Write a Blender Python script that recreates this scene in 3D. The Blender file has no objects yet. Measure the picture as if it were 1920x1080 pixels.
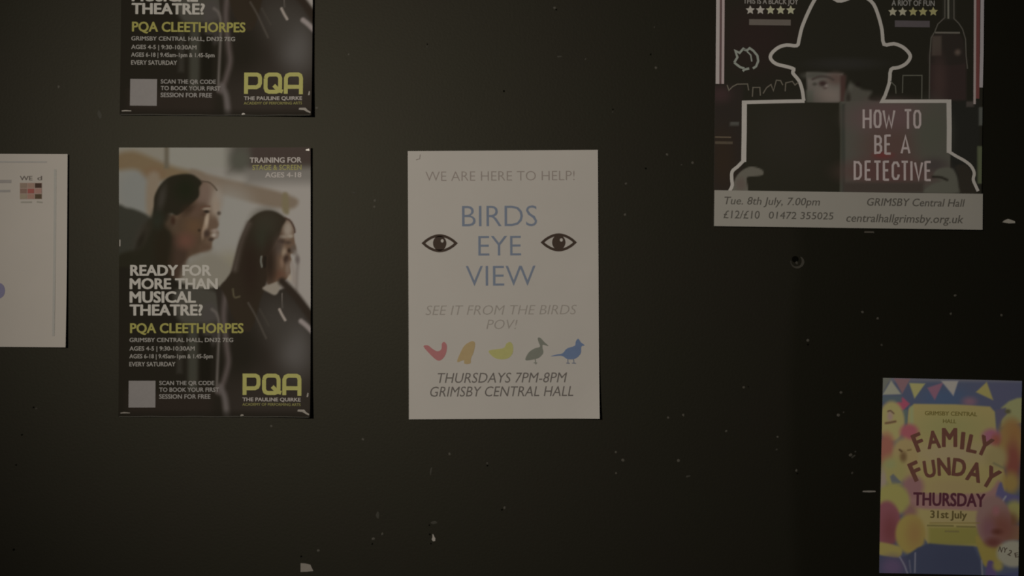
import bpy, math, random
import numpy as np
from mathutils import Vector

random.seed(7)
rng = np.random.default_rng(7)
S = bpy.context.scene
COL = S.collection

# ------------------------------------------------------------------ units
# 1 unit of the layout plan = 0.592 mm on the wall (an A4 sheet is 355 x 502 units);
# the plan has its origin at the top left, the wall centre (960, 540) is 1.5 m above the floor
U = 0.000592
CX, CY, CZ = 960.0, 540.0, 1.5


def wall_point(px, py, h=0.0):
    return Vector(((px - CX) * U, -h, CZ - (py - CY) * U))


# ------------------------------------------------------------------ camera, world, light, exposure
DIST = 1.18
cd = bpy.data.cameras.new('camera')
cam = bpy.data.objects.new('camera', cd)
COL.objects.link(cam)
cam.location = (0, -DIST, CZ)
cam.rotation_euler = (math.pi / 2, 0, 0)
cd.sensor_width = 36
cd.lens = 36 * DIST / (1920 * U)
cd.clip_start = 0.01
cd.dof.use_dof = True
cd.dof.focus_distance = 1.03
cd.dof.aperture_fstop = 5.0
S.camera = cam

S.view_settings.view_transform = 'Standard'
S.view_settings.look = 'None'
S.view_settings.gamma = 1
S.view_settings.use_curve_mapping = False
S.view_settings.exposure = 0.0

w = bpy.data.worlds.new('room_air')
S.world = w
w.use_nodes = True
w.node_tree.nodes['Background'].inputs['Color'].default_value = (1.0, 0.9, 0.76, 1)
w.node_tree.nodes['Background'].inputs['Strength'].default_value = 0.012

ld = bpy.data.lights.new('corridor_spotlight', 'SPOT')
ld.energy = 47
ld.color = (1.0, 0.89, 0.75)
ld.spot_size = math.radians(56)
ld.spot_blend = 1.0
ld.shadow_soft_size = 0.05
spot = bpy.data.objects.new('corridor_spotlight', ld)
COL.objects.link(spot)
spot.location = wall_point(-230, 0, 1.78)
aim = wall_point(960, 425) - spot.location
spot.rotation_euler = aim.to_track_quat('-Z', 'Y').to_euler()


# ------------------------------------------------------------------ colours and materials
def lin(c):
    c = np.asarray(c, dtype=float) / 255.0
    return np.where(c <= 0.04045, c / 12.92, ((c + 0.055) / 1.055) ** 2.4)


def albedo(c, white):
    """ink colour as it reads beside a sheet of white paper that reads as `white`"""
    return np.clip(lin(c) / lin(white) * 0.78, 0.002, 0.92)


MATS = {}


def ink(alb, rough=0.6, spec=0.08):
    key = (tuple(round(float(x), 3) for x in alb), rough, spec)
    if key in MATS:
        return MATS[key]
    m = bpy.data.materials.new('printed_ink')
    m.use_nodes = True
    nt = m.node_tree
    b = nt.nodes['Principled BSDF']
    tc = nt.nodes.new('ShaderNodeTexCoord')
    n = nt.nodes.new('ShaderNodeTexNoise')
    n.inputs['Scale'].default_value = 260
    n.inputs['Detail'].default_value = 2
    mx = nt.nodes.new('ShaderNodeMix')
    mx.data_type = 'RGBA'
    nt.links.new(tc.outputs['Object'], n.inputs['Vector'])
    nt.links.new(n.outputs['Fac'], mx.inputs['Factor'])
    mx.inputs['A'].default_value = (*[float(x) * 0.94 for x in alb], 1)
    mx.inputs['B'].default_value = (*[min(1, float(x) * 1.06) for x in alb], 1)
    nt.links.new(mx.outputs['Result'], b.inputs['Base Color'])
    b.inputs['Roughness'].default_value = rough
    b.inputs['Specular IOR Level'].default_value = spec
    MATS[key] = m
    return m


def print_material(name, rough, spec):
    """paper that carries a colour print: the ink colours are the mesh's own colour layer"""
    m = bpy.data.materials.new(name)
    m.use_nodes = True
    nt = m.node_tree
    b = nt.nodes['Principled BSDF']
    a = nt.nodes.new('ShaderNodeAttribute')
    a.attribute_name = 'ink'
    nt.links.new(a.outputs['Color'], b.inputs['Base Color'])
    b.inputs['Roughness'].default_value = rough
    b.inputs['Specular IOR Level'].default_value = spec
    return m


def paper_material(name, alb, mottled=0.04):
    m = bpy.data.materials.new(name)
    m.use_nodes = True
    nt = m.node_tree
    b = nt.nodes['Principled BSDF']
    tc = nt.nodes.new('ShaderNodeTexCoord')
    n = nt.nodes.new('ShaderNodeTexNoise')
    n.inputs['Scale'].default_value = 18
    n.inputs['Detail'].default_value = 5
    r = nt.nodes.new('ShaderNodeMix')
    r.data_type = 'RGBA'
    nt.links.new(tc.outputs['Object'], n.inputs['Vector'])
    nt.links.new(n.outputs['Fac'], r.inputs['Factor'])
    r.inputs['A'].default_value = (*[x * (1 - mottled) for x in alb], 1)
    r.inputs['B'].default_value = (alb[0] * (1 + mottled), alb[1] * (1 + mottled * .8), alb[2] * (1 + mottled * .8), 1)
    nt.links.new(r.outputs['Result'], b.inputs['Base Color'])
    n2 = nt.nodes.new('ShaderNodeTexNoise')
    n2.inputs['Scale'].default_value = 30
    bp = nt.nodes.new('ShaderNodeBump')
    bp.inputs['Strength'].default_value = 0.06
    bp.inputs['Distance'].default_value = 0.002
    nt.links.new(tc.outputs['Object'], n2.inputs['Vector'])
    nt.links.new(n2.outputs['Fac'], bp.inputs['Height'])
    nt.links.new(bp.outputs['Normal'], b.inputs['Normal'])
    b.inputs['Roughness'].default_value = 0.6
    b.inputs['Specular IOR Level'].default_value = 0.25
    return m


def wall_material():
    m = bpy.data.materials.new('black_wall_paint')
    m.use_nodes = True
    nt = m.node_tree
    N, L = nt.nodes, nt.links
    b = N['Principled BSDF']
    geo = N.new('ShaderNodeTexCoord')
    # broad mottling of the paint
    n1 = N.new('ShaderNodeTexNoise')
    n1.inputs['Scale'].default_value = 9
    n1.inputs['Detail'].default_value = 4
    L.new(geo.outputs['Object'], n1.inputs['Vector'])
    r1 = N.new('ShaderNodeValToRGB')
    r1.color_ramp.elements[0].position = 0.3
    r1.color_ramp.elements[0].color = (0.0195, 0.0178, 0.0140, 1)
    r1.color_ramp.elements[1].position = 0.7
    r1.color_ramp.elements[1].color = (0.0185, 0.0188, 0.0132, 1)
    L.new(n1.outputs['Fac'], r1.inputs['Fac'])
    # cast shade painted into the base colour, right of x = 0.32 m, its edge wavering with noise
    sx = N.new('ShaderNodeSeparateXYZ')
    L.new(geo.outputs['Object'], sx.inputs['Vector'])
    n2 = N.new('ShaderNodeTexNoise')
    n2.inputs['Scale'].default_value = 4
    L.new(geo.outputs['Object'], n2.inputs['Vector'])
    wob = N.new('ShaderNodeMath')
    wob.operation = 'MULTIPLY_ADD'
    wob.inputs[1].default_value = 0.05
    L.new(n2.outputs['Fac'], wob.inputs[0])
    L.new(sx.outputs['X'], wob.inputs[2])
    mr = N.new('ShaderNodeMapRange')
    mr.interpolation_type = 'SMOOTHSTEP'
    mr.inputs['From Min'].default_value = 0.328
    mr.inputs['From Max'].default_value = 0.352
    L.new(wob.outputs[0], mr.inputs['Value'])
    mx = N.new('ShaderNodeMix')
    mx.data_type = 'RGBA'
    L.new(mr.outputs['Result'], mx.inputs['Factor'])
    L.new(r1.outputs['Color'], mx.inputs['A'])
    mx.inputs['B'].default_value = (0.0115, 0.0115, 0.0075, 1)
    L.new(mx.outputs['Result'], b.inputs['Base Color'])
    # roller stipple
    n3 = N.new('ShaderNodeTexNoise')
    n3.inputs['Scale'].default_value = 350
    n3.inputs['Detail'].default_value = 3
    L.new(geo.outputs['Object'], n3.inputs['Vector'])
    bp = N.new('ShaderNodeBump')
    bp.inputs['Strength'].default_value = 0.12
    bp.inputs['Distance'].default_value = 0.0008
    L.new(n3.outputs['Fac'], bp.inputs['Height'])
    L.new(bp.outputs['Normal'], b.inputs['Normal'])
    b.inputs['Roughness'].default_value = 0.55
    b.inputs['Specular IOR Level'].default_value = 0.36
    b.inputs['Specular Tint'].default_value = (1.0, 0.98, 0.80, 1)
    return m


def floor_material():
    m = bpy.data.materials.new('grey_floor')
    m.use_nodes = True
    nt = m.node_tree
    b = nt.nodes['Principled BSDF']
    n = nt.nodes.new('ShaderNodeTexNoise')
    n.inputs['Scale'].default_value = 12
    r = nt.nodes.new('ShaderNodeValToRGB')
    r.color_ramp.elements[0].color = (0.07, 0.065, 0.06, 1)
    r.color_ramp.elements[1].color = (0.12, 0.11, 0.10, 1)
    nt.links.new(n.outputs['Fac'], r.inputs['Fac'])
    nt.links.new(r.outputs['Color'], b.inputs['Base Color'])
    b.inputs['Roughness'].default_value = 0.7
    return m


# ------------------------------------------------------------------ setting
def new_mesh(name, verts, faces, mat, parent=None):
    me = bpy.data.meshes.new(name)
    me.from_pydata([tuple(v) for v in verts], [], faces)
    me.update()
    me.materials.append(mat)
    o = bpy.data.objects.new(name, me)
    COL.objects.link(o)
    if parent:
        o.parent = parent
    return o


def box(name, a, b, mat):
    (x0, y0, z0), (x1, y1, z1) = a, b
    v = [(x0, y0, z0), (x1, y0, z0), (x1, y1, z0), (x0, y1, z0), (x0, y0, z1), (x1, y0, z1), (x1, y1, z1), (x0, y1, z1)]
    f = [(0, 3, 2, 1), (4, 5, 6, 7), (0, 1, 5, 4), (1, 2, 6, 5), (2, 3, 7, 6), (3, 0, 4, 7)]
    o = new_mesh(name, v, f, mat)
    o['kind'] = 'structure'
    return o


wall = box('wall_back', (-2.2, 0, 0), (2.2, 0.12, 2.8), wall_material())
floor = box('floor', (-2.2, -2.6, -0.1), (2.2, 0.12, 0), floor_material())


# ------------------------------------------------------------------ flat shapes
def smooth(pts, n=6, closed=False):
    p = np.asarray(pts, float)
    if closed:
        q = np.vstack([p[-1], p, p[0], p[1]])
    else:
        q = np.vstack([2 * p[0] - p[1], p, 2 * p[-1] - p[-2]])
    out = []
    for i in range(1, len(q) - 2):
        for k in range(n):
            t = k / n
            out.append(0.5 * ((2 * q[i]) + (q[i + 1] - q[i - 1]) * t + (2 * q[i - 1] - 5 * q[i] + 4 * q[i + 1] - q[i + 2]) * t * t
                              + (3 * q[i] - q[i - 1] - 3 * q[i + 1] + q[i + 2]) * t ** 3))
    if not closed:
        out.append(p[-1])
    return np.array(out)


def ribbon(pts, width, closed=False):
    """a stroke of even width along pts: 2-D vertices and quads"""
    p = np.asarray(pts, float)
    n = len(p)
    wd = np.full(n, width, float) if np.isscalar(width) else np.asarray(width, float)
    V, F = [], []
    for i in range(n):
        a = p[(i - 1) % n] if (closed or i > 0) else None
        c = p[(i + 1) % n] if (closed or i < n - 1) else None
        d1 = p[i] - a if a is not None else c - p[i]
        d2 = c - p[i] if c is not None else p[i] - a
        d1 = d1 / (np.linalg.norm(d1) + 1e-9)
        d2 = d2 / (np.linalg.norm(d2) + 1e-9)
        n1, n2 = np.array([-d1[1], d1[0]]), np.array([-d2[1], d2[0]])
        m = n1 + n2
        m = m / (np.linalg.norm(m) + 1e-9)
        k = min(1 / max(0.35, float(m @ n1)), 2.0)
        V += [p[i] + m * wd[i] / 2 * k, p[i] - m * wd[i] / 2 * k]
    for i in range(n if closed else n - 1):
        j = (i + 1) % n
        F.append((2 * i, 2 * i + 1, 2 * j + 1, 2 * j))
    return V, F


def disc(cx, cy, rx, ry=None, n=16, rot=0.0):
    ry = rx if ry is None else ry
    out = []
    for k in range(n):
        t = 2 * math.pi * k / n
        x, y = rx * math.cos(t), ry * math.sin(t)
        out.append((cx + x * math.cos(rot) - y * math.sin(rot), cy + x * math.sin(rot) + y * math.cos(rot)))
    return np.array(out)


_font = bpy.data.fonts.load('<builtin>')
_tcache = {}


def glyphs(s, bold=0.0, shear=0.0, spacing=1.0):
    """outline lettering as flat faces, baseline 0, capital height 1"""
    key = (s, bold, shear, spacing)
    if key in _tcache:
        return _tcache[key]
    if bold > 0:  # heavier weight: the same outline struck several times, a hair apart
        g, f = glyphs(s, 0.0, shear, spacing)
        V, F = [], []
        for dx, dy in ((0, 0), (1, 0), (-1, 0), (0, .6), (0, -.6), (.8, .5), (-.8, .5), (.8, -.5), (-.8, -.5)):
            n = sum(len(q) for q in V)
            V.append(g + (dx * bold * .85, dy * bold * .85, len(V) * 0.02))
            F += [tuple(i + n for i in q) for q in f]
        _tcache[key] = (np.vstack(V), F)
        return _tcache[key]
    cu = bpy.data.curves.new('lettering', 'FONT')
    cu.font = _font
    cu.body = s
    cu.size = 1
    cu.offset = bold
    cu.shear = shear
    cu.space_character = spacing
    cu.resolution_u = 3
    cu.fill_mode = 'FRONT'
    o = bpy.data.objects.new('lettering', cu)
    COL.objects.link(o)
    dg = bpy.context.evaluated_depsgraph_get()
    dg.update()
    me = bpy.data.meshes.new_from_object(o.evaluated_get(dg))
    V = np.array([v.co[:2] for v in me.vertices], float).reshape(-1, 2)
    F = [tuple(f.vertices) for f in me.polygons]
    bpy.data.objects.remove(o)
    bpy.data.meshes.remove(me)
    bpy.data.curves.remove(cu)
    V = np.hstack([V, np.zeros((len(V), 1))])  # third column: height of the ink film
    _tcache[key] = (V, F)
    return V, F


_hv, _ = glyphs('H')
CAP = _hv[:, 1].max()


# narrow round-cornered capitals drawn with a pen, box 0..1 wide and 0..1 high (y down)
NARROW = {
    'H': [[(0, 0), (0, 1)], [(1, 0), (1, 1)], [(0, .5), (1, .5)]],
    'O': [[(0, .2), (.25, .02), (.75, .02), (1, .2), (1, .8), (.75, .98), (.25, .98), (0, .8), (0, .2)]],
    'W': [[(0, 0), (.27, 1), (.5, .35), (.73, 1), (1, 0)]],
    'T': [[(0, .03), (1, .03)], [(.5, 0), (.5, 1)]],
    'B': [[(0, .02), (.7, .02), (.95, .15), (.95, .35), (.7, .48), (0, .48)], [(.7, .48), (1, .62), (1, .84), (.72, .98), (0, .98)], [(0, 0), (0, 1)]],
    'E': [[(0, 0), (0, 1)], [(0, .03), (1, .03)], [(0, .48), (.85, .48)], [(0, .97), (1, .97)]],
    'A': [[(0, 1), (.5, 0), (1, 1)], [(.18, .68), (.82, .68)]],
    'D': [[(0, 0), (0, 1)], [(0, .02), (.65, .02), (1, .2), (1, .8), (.65, .98), (0, .98)]],
    'C': [[(1, .28), (1, .18), (.75, .02), (.25, .02), (0, .18), (0, .82), (.25, .98), (.75, .98), (1, .82), (1, .72)]],
    'I': [[(.5, 0), (.5, 1)]],
    'V': [[(0, 0), (.5, 1), (1, 0)]],
}


# ------------------------------------------------------------------ a sheet of paper on the wall
class Poster:
    def __init__(self, name, label, cx, cy, wd, ht, rot, white, gap=0.0006, lift=None, category='poster', group=None):
        self.cx, self.cy, self.w, self.h, self.rot, self.white = cx, cy, wd, ht, rot, white
        self.gap = gap
        self.lift = lift or (lambda u, v: 0.0 * u)
        r = bpy.data.objects.new(name, None)
        r.empty_display_size = 0.05
        COL.objects.link(r)
        r.location = wall_point(cx, cy)
        r.rotation_euler = (0, rot, 0)
        r['label'] = label
        r['category'] = category
        if group:
            r['group'] = group
        self.root = r

    def to_local(self, P):
        P = np.asarray(P, float).reshape(-1, 2) - (self.cx, self.cy)
        c, s = math.cos(-self.rot), math.sin(-self.rot)
        return np.stack([P[:, 0] * c - P[:, 1] * s, P[:, 0] * s + P[:, 1] * c], 1)

    def to_plan(self, Q):
        c, s = math.cos(self.rot), math.sin(self.rot)
        return np.stack([Q[:, 0] * c - Q[:, 1] * s + self.cx, Q[:, 0] * s + Q[:, 1] * c + self.cy], 1)

    def xyz(self, Q, layer):
        h = self.gap + 0.0004 + self.lift(Q[:, 0], Q[:, 1]) + layer * 0.00022
        return np.stack([Q[:, 0] * U, -h, -Q[:, 1] * U], 1)

    def flat(self, name, V, F, color, layer=1, local=False, parent=None, mat=None, label=None):
        Q = np.asarray(V, float).reshape(-1, 2) if local else self.to_local(V)
        mat = mat or ink(albedo(color, self.white))
        o = new_mesh(name, self.xyz(Q, layer), F, mat, parent or self.root)
        if label:
            o['label'] = label
        return o

    def polys(self, name, loops, color, layer=1, parent=None, label=None):
        V, F = [], []
        for lp in loops:
            n = len(V)
            V += [tuple(p) for p in lp]
            F.append(tuple(range(n, n + len(lp))))
        return self.flat(name, V, F, color, layer, parent=parent, label=label)

    def strokes(self, name, lines, width, color, layer=1, closed=False, parent=None, label=None):
        V, F = [], []
        for ln in lines:
            v, f = ribbon(ln, width, closed)
            n = len(V)
            V += v
            F += [tuple(i + n for i in q) for q in f]
        return self.flat(name, V, F, color, layer, parent=parent, label=label)

    def text(self, name, lines, color, bold=0.0, shear=0.0, layer=1, parent=None, label=None):
        """lines: (words, x0, x1, top, baseline)"""
        V, F, H = [], [], []
        for s, x0, x1, t, bs in lines:
            g, f = glyphs(s, bold, shear)
            a, b = g[:, 0].min(), g[:, 0].max()
            c = self.to_local([((x0 + x1) / 2, bs)])[0]
            q = np.stack([c[0] + ((g[:, 0] - a) / (b - a) - 0.5) * (x1 - x0), c[1] - g[:, 1] / CAP * (bs - t)], 1)
            n = len(V)
            V += [tuple(p) for p in q]
            H += (layer + g[:, 2]).tolist()
            F += [tuple(i + n for i in k) for k in f]
        return self.flat(name, V, F, color, np.array(H), local=True, parent=parent, label=label)

    def letters(self, name, items, color, bold=0.03, layer=1, parent=None):
        """items: (letter, cx, cy, width, height, degrees clockwise)"""
        V, F, H = [], [], []
        for s, x, y, wd, ht, dg in items:
            g, f = glyphs(s, bold)
            e = g[:, :2]
            q = e - (e.min(0) + e.max(0)) / 2
            q = q / (e.max(0) - e.min(0)) * (wd, -ht)
            a = math.radians(dg)
            q = np.stack([q[:, 0] * math.cos(a) - q[:, 1] * math.sin(a) + x, q[:, 0] * math.sin(a) + q[:, 1] * math.cos(a) + y], 1)
            n = len(V)
            V += [tuple(p) for p in q]
            H += (layer + g[:, 2]).tolist()
            F += [tuple(i + n for i in k) for k in f]
        return self.flat(name, V, F, color, np.array(H), parent=parent)

    def narrow(self, name, items, pen, color, layer=1):
        V, F = [], []
        for s, x0, x1, y0, y1 in items:
            for ln in NARROW[s]:
                p = [(x0 + pen / 2 + a * (x1 - x0 - pen), y0 + pen / 2 * (0 if len(ln) == 2 else 1) + b * (y1 - y0 - (0 if len(ln) == 2 else pen))) for a, b in ln]
                v, f = ribbon(p, pen)
                n = len(V)
                V += v
                F += [tuple(i + n for i in q) for q in f]
        return self.flat(name, V, F, color, layer)

    def sheet(self, name, mat, step=14.0, canvas=None, label=None):
        nx, ny = max(2, int(round(self.w / step)) + 1), max(2, int(round(self.h / step)) + 1)
        us, vs = np.linspace(-self.w / 2, self.w / 2, nx), np.linspace(-self.h / 2, self.h / 2, ny)
        Q = np.stack(np.meshgrid(us, vs), -1).reshape(-1, 2)
        front = self.xyz(Q, 0)
        ring = [i for i in range(nx)] + [r * nx + nx - 1 for r in range(1, ny)] + [(ny - 1) * nx + i for i in range(nx - 2, -1, -1)] \
            + [r * nx for r in range(ny - 2, 0, -1)]
        back = front + (0, 0.0004, 0)
        V = np.vstack([front, back])
        idx = np.arange(nx * ny).reshape(ny, nx)
        quads = np.stack([idx[1:, :-1], idx[1:, 1:], idx[:-1, 1:], idx[:-1, :-1]], -1).reshape(-1, 4)
        n0, m = nx * ny, len(ring)
        F = quads.tolist() + (quads[:, ::-1] + n0).tolist()
        F += [[ring[k], ring[(k + 1) % m], n0 + ring[(k + 1) % m], n0 + ring[k]] for k in range(m)]
        o = new_mesh(name, V, F, mat, self.root)
        if label:
            o['label'] = label
        if canvas is not None:
            c = canvas(self.to_plan(Q))
            rgb = albedo(c, self.white)
            rgb = np.vstack([rgb, np.full((n0, 3), 0.6)])
            at = o.data.color_attributes.new('ink', 'FLOAT_COLOR', 'POINT')
            at.data.foreach_set('color', np.hstack([rgb, np.ones((len(rgb), 1))]).astype(np.float32).ravel())
        return o


# ------------------------------------------------------------------ printing: soft-edged areas of ink
class Print:
    """collects ink on the points of a sheet; all colours are those the printed picture itself has"""

    def __init__(self, P, base):
        self.P = P
        self.c = np.tile(np.asarray(base, float), (len(P), 1))

    def mixin(self, cover, color):
        cover = np.clip(cover, 0, 1)[:, None]
        self.c = self.c * (1 - cover) + np.asarray(color, float) * cover

    @staticmethod
    def _edge(d, soft):
        t = np.clip(0.5 - d / max(soft, 1e-6), 0, 1)
        return t * t * (3 - 2 * t)

    def _segdist(self, p, A, B):
        best = np.full(len(p), 1e9)
        for a, b in zip(A, B):
            ab = b - a
            t = np.clip(((p - a) @ ab) / (ab @ ab + 1e-9), 0, 1)
            best = np.minimum(best, np.linalg.norm(p - (a + t[:, None] * ab), axis=1))
        return best

    def area(self, pts, color, soft=4.0, alpha=1.0, curved=True):
        q = smooth(pts, 5, True) if curved else np.asarray(pts, float)
        lo, hi = q.min(0) - soft, q.max(0) + soft
        sel = np.where(np.all((self.P >= lo) & (self.P <= hi), axis=1))[0]
        if not len(sel):
            return
        p = self.P[sel]
        A, B = q, np.roll(q, -1, 0)
        ins = np.zeros(len(p), bool)
        for a, b in zip(A, B):
            k = (a[1] > p[:, 1]) != (b[1] > p[:, 1])
            xx = (b[0] - a[0]) * (p[:, 1] - a[1]) / (b[1] - a[1] + 1e-12) + a[0]
            ins ^= k & (p[:, 0] < xx)
        d = self._segdist(p, A, B)
        d = np.where(ins, -d, d)
        cov = np.zeros(len(self.P))
        cov[sel] = self._edge(d, soft) * alpha
        self.mixin(cov, color)

    def line(self, pts, width, color, soft=2.0, alpha=1.0, curved=True):
        q = smooth(pts, 5) if curved and len(pts) > 2 else np.asarray(pts, float)
        m = width + soft
        sel = np.where(np.all((self.P >= q.min(0) - m) & (self.P <= q.max(0) + m), axis=1))[0]
        if not len(sel):
            return
        d = self._segdist(self.P[sel], q[:-1], q[1:]) - width / 2
        cov = np.zeros(len(self.P))
        cov[sel] = self._edge(d, soft) * alpha
        self.mixin(cov, color)

    def oval(self, x, y, rx, ry, color, soft=0.5, alpha=1.0, deg=0.0):
        """soft is a share of the radius"""
        a = math.radians(deg)
        dx, dy = self.P[:, 0] - x, self.P[:, 1] - y
        r = np.hypot((dx * math.cos(a) + dy * math.sin(a)) / rx, (-dx * math.sin(a) + dy * math.cos(a)) / ry)
        self.mixin(self._edge(r - 1, soft * 2) * alpha, color)

    def rect(self, x0, y0, x1, y1, color, soft=2.0, alpha=1.0):
        self.area([(x0, y0), (x1, y0), (x1, y1), (x0, y1)], color, soft, alpha, curved=False)


def edge_lift(wd, ht, right=0.0, bottom=0.0, left=0.0, top=0.0, corner=0.0):
    """paper bowing off the wall towards its edges (metres)"""
    def f(u, v):
        a, b = np.clip(u / (wd / 2), -1, 1), np.clip(v / (ht / 2), -1, 1)
        z = right * np.clip(a, 0, 1) ** 2 + left * np.clip(-a, 0, 1) ** 2 + bottom * np.clip(b, 0, 1) ** 2 + top * np.clip(-b, 0, 1) ** 2
        z = z + corner * np.clip(a + b - 1.6, 0, 1) ** 2 * 6
        return z
    return f


# ================================================================== poster: young performers (two copies)
WP = (141, 133, 123)
pq = Poster('theatre_school_poster', 'dark theatre school poster with two smiling young women, whole, left of the white notice', 404, 529, 360, 504, 0.0, WP,
            lift=edge_lift(360, 504, right=0.0045, bottom=0.002, left=0.0005, corner=0.002), group='theatre school posters')


def performers(P):
    k = Print(P, (118, 113, 103))
    x = P[:, 0]
    k.mixin(np.clip((x - 330) / 200, 0, 1), (133, 125, 116))
    # blurred hall: pale walls, brown beams
    k.rect(215, 265, 312, 300, (118, 111, 98), 14)
    k.rect(316, 265, 430, 315, (122, 117, 106), 10)
    k.oval(262, 360, 42, 44, (112, 110, 103), .5)
    k.area([(218, 292), (250, 284), (290, 298), (330, 314), (378, 326), (372, 342), (330, 336), (292, 338), (255, 318), (218, 318)], (104, 87, 64), 16)
    k.oval(290, 325, 18, 12, (104, 82, 60), .8, .8)
    k.area([(360, 318), (400, 330), (470, 346), (530, 362), (560, 376), (548, 392), (500, 386), (440, 372), (395, 358), (360, 340)], (106, 92, 77), 12)
    k.rect(309, 270, 317, 316, (88, 80, 66), 9)
    k.area([(278, 330), (300, 330), (296, 400), (276, 400)], (115, 101, 84), 14)
    k.oval(430, 410, 45, 55, (128, 123, 114), .6, .8)
    k.rect(431, 262, 600, 322, (70, 65, 57), 36)
    k.rect(470, 262, 600, 312, (62, 52, 46), 22)
    k.oval(450, 300, 17, 18, (72, 70, 60), .7)
    k.rect(462, 318, 600, 345, (98, 92, 84), 26, .8)
    k.area([(531, 365), (541, 365), (543, 400), (531, 396)], (104, 93, 70), 8)
    k.oval(432, 505, 26, 30, (118, 110, 90), .7, .8)
    # head and shoulder of a third person at the left edge
    k.area([(215, 394), (240, 390), (262, 396), (282, 408), (290, 430), (285, 520), (215, 520)], (52, 50, 42), 10)
    # first young woman: face
    k.area([(368, 344), (382, 341), (396, 346), (407, 360), (411, 378), (408, 392), (404, 404), (410, 420), (407, 427), (403, 430), (410, 435), (409, 444), (400, 450),
            (398, 458), (394, 468), (376, 473), (360, 479), (349, 490), (344, 520), (300, 520), (305, 420), (330, 398)], (88, 70, 55), 6)
    k.oval(398, 370, 16, 26, (118, 104, 90), .9)
    k.oval(409, 372, 7, 16, (126, 116, 104), .9)
    k.oval(380, 375, 10, 18, (92, 74, 63), .9)
    k.oval(384, 360, 12, 16, (100, 82, 70), .8)
    k.oval(405, 390, 7, 22, (128, 113, 98), .8)
    k.area([(342, 402), (375, 384), (388, 390), (384, 420), (378, 470), (345, 480), (322, 480), (322, 425)], (74, 58, 44), 18)
    k.area([(318, 440), (345, 450), (352, 478), (340, 520), (300, 520), (305, 460)], (62, 48, 38), 16)
    k.oval(364, 425, 16, 16, (86, 64, 45), .9, .8)
    k.oval(368, 396, 16, 12, (82, 63, 51), .9, .8)
    k.oval(349, 452, 16, 14, (88, 60, 48), .9)
    k.oval(384, 465, 12, 8, (80, 62, 48), .7)
    k.oval(388, 414, 4, 17, (146, 128, 109), .8, deg=8)
    k.oval(382, 434, 3, 12, (140, 118, 98), .9, .8, deg=8)
    k.oval(402, 418, 7, 12, (88, 70, 56), .8)
    k.line([(376, 391), (384, 387), (394, 387)], 2.5, (84, 60, 48), 3)
    k.oval(388, 392, 7, 2.5, (128, 112, 96), .8)
    k.oval(388, 397, 5, 3, (46, 37, 30), .7)
    k.oval(382, 402, 4, 3, (74, 56, 44), .9)
    k.oval(411, 400, 3.5, 3.5, (72, 62, 53), .8)
    k.oval(388, 438, 5.5, 6.5, (62, 48, 40), .8)
    k.oval(403, 433, 6, 3.5, (128, 112, 100), .9)
    k.oval(403, 441, 6, 4, (146, 134, 121), .8)
    k.oval(396, 449, 4.5, 3, (60, 48, 40), .9)
    k.oval(407, 441, 3, 6, (112, 98, 87), .9, .7)
    k.oval(374, 432, 2.6, 2.6, (54, 42, 32), .9)
    k.oval(312, 406, 11, 9, (42, 36, 28), .7)
    k.oval(323, 418, 8, 14, (74, 60, 47), .9, deg=-10)
    k.oval(325, 414, 4, 7, (58, 40, 30), .9)
    # her hair: crown and the long tail
    k.area([(289, 384), (291, 366), (302, 346), (318, 332), (339, 327), (358, 327), (369, 332), (379, 342), (374, 352), (373, 368), (360, 382), (346, 395), (332, 404),
            (321, 400), (309, 404), (300, 412), (288, 408)], (39, 35, 26), 6)
    k.oval(352, 392, 14, 8, (50, 38, 28), .9, .7, deg=-38)
    k.oval(348, 355, 18, 20, (33, 34, 22), .9)
    k.oval(304, 372, 7, 24, (58, 53, 46), .9, .8, deg=12)
    k.area([(291, 402), (308, 402), (310, 424), (320, 438), (319, 462), (312, 490), (306, 520), (220, 520), (222, 480), (258, 466), (263, 446), (271, 424)], (40, 37, 27), 12)
    k.oval(306, 470, 16, 50, (40, 34, 24), .8)
    k.oval(296, 412, 10, 16, (42, 42, 33), .9)
    k.oval(268, 440, 10, 26, (58, 51, 43), .9, .6, deg=25)
    k.oval(264, 452, 5, 16, (36, 32, 24), .9, .7, deg=25)
    k.line([(378, 340), (392, 342), (401, 349), (407, 357)], 2.5, (70, 58, 47), 2.5)
    # pale blur behind the words
    k.area([(352, 494), (378, 479), (398, 474), (425, 490), (445, 515), (440, 548), (350, 548), (342, 515)], (114, 107, 94), 22)
    # her dark shirt
    k.area([(205, 500), (300, 505), (340, 530), (375, 542), (412, 538), (430, 545), (436, 800), (205, 800)], (36, 32, 25), 10, curved=False)
    k.area([(330, 544), (400, 544), (412, 570), (404, 600), (340, 605)], (64, 60, 52), 14)
    k.area([(380, 575), (406, 575), (408, 640), (385, 640)], (66, 60, 56), 14, .7)
    k.rect(353, 605, 372, 735, (60, 58, 49), 12, .9)
    k.rect(332, 625, 343, 700, (52, 48, 41), 9, .8)
    k.rect(376, 630, 396, 715, (30, 27, 20), 10)
    k.rect(240, 735, 400, 790, (46, 38, 32), 26, .7)
    # second young woman: shirt
    k.area([(405, 545), (432, 520), (470, 530), (520, 545), (545, 537), (560, 553), (600, 600), (600, 800), (418, 800), (420, 700), (412, 600)], (46, 40, 34), 6, curved=False)
    k.oval(555, 655, 32, 55, (74, 69, 64), .9)
    k.oval(520, 600, 34, 40, (60, 55, 49), .9, .8)
    k.oval(450, 665, 34, 60, (36, 32, 25), .8, .9)
    k.oval(505, 740, 70, 40, (50, 43, 37), .9, .8)
    # light streaks between the two
    k.line([(398, 580), (407, 589), (411, 612), (409, 680), (407, 735)], 4, (92, 84, 77), 7)
    k.line([(424, 545), (420, 595), (426, 650), (429, 680), (421, 712), (412, 735)], 9, (78, 68, 63), 12)
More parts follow.
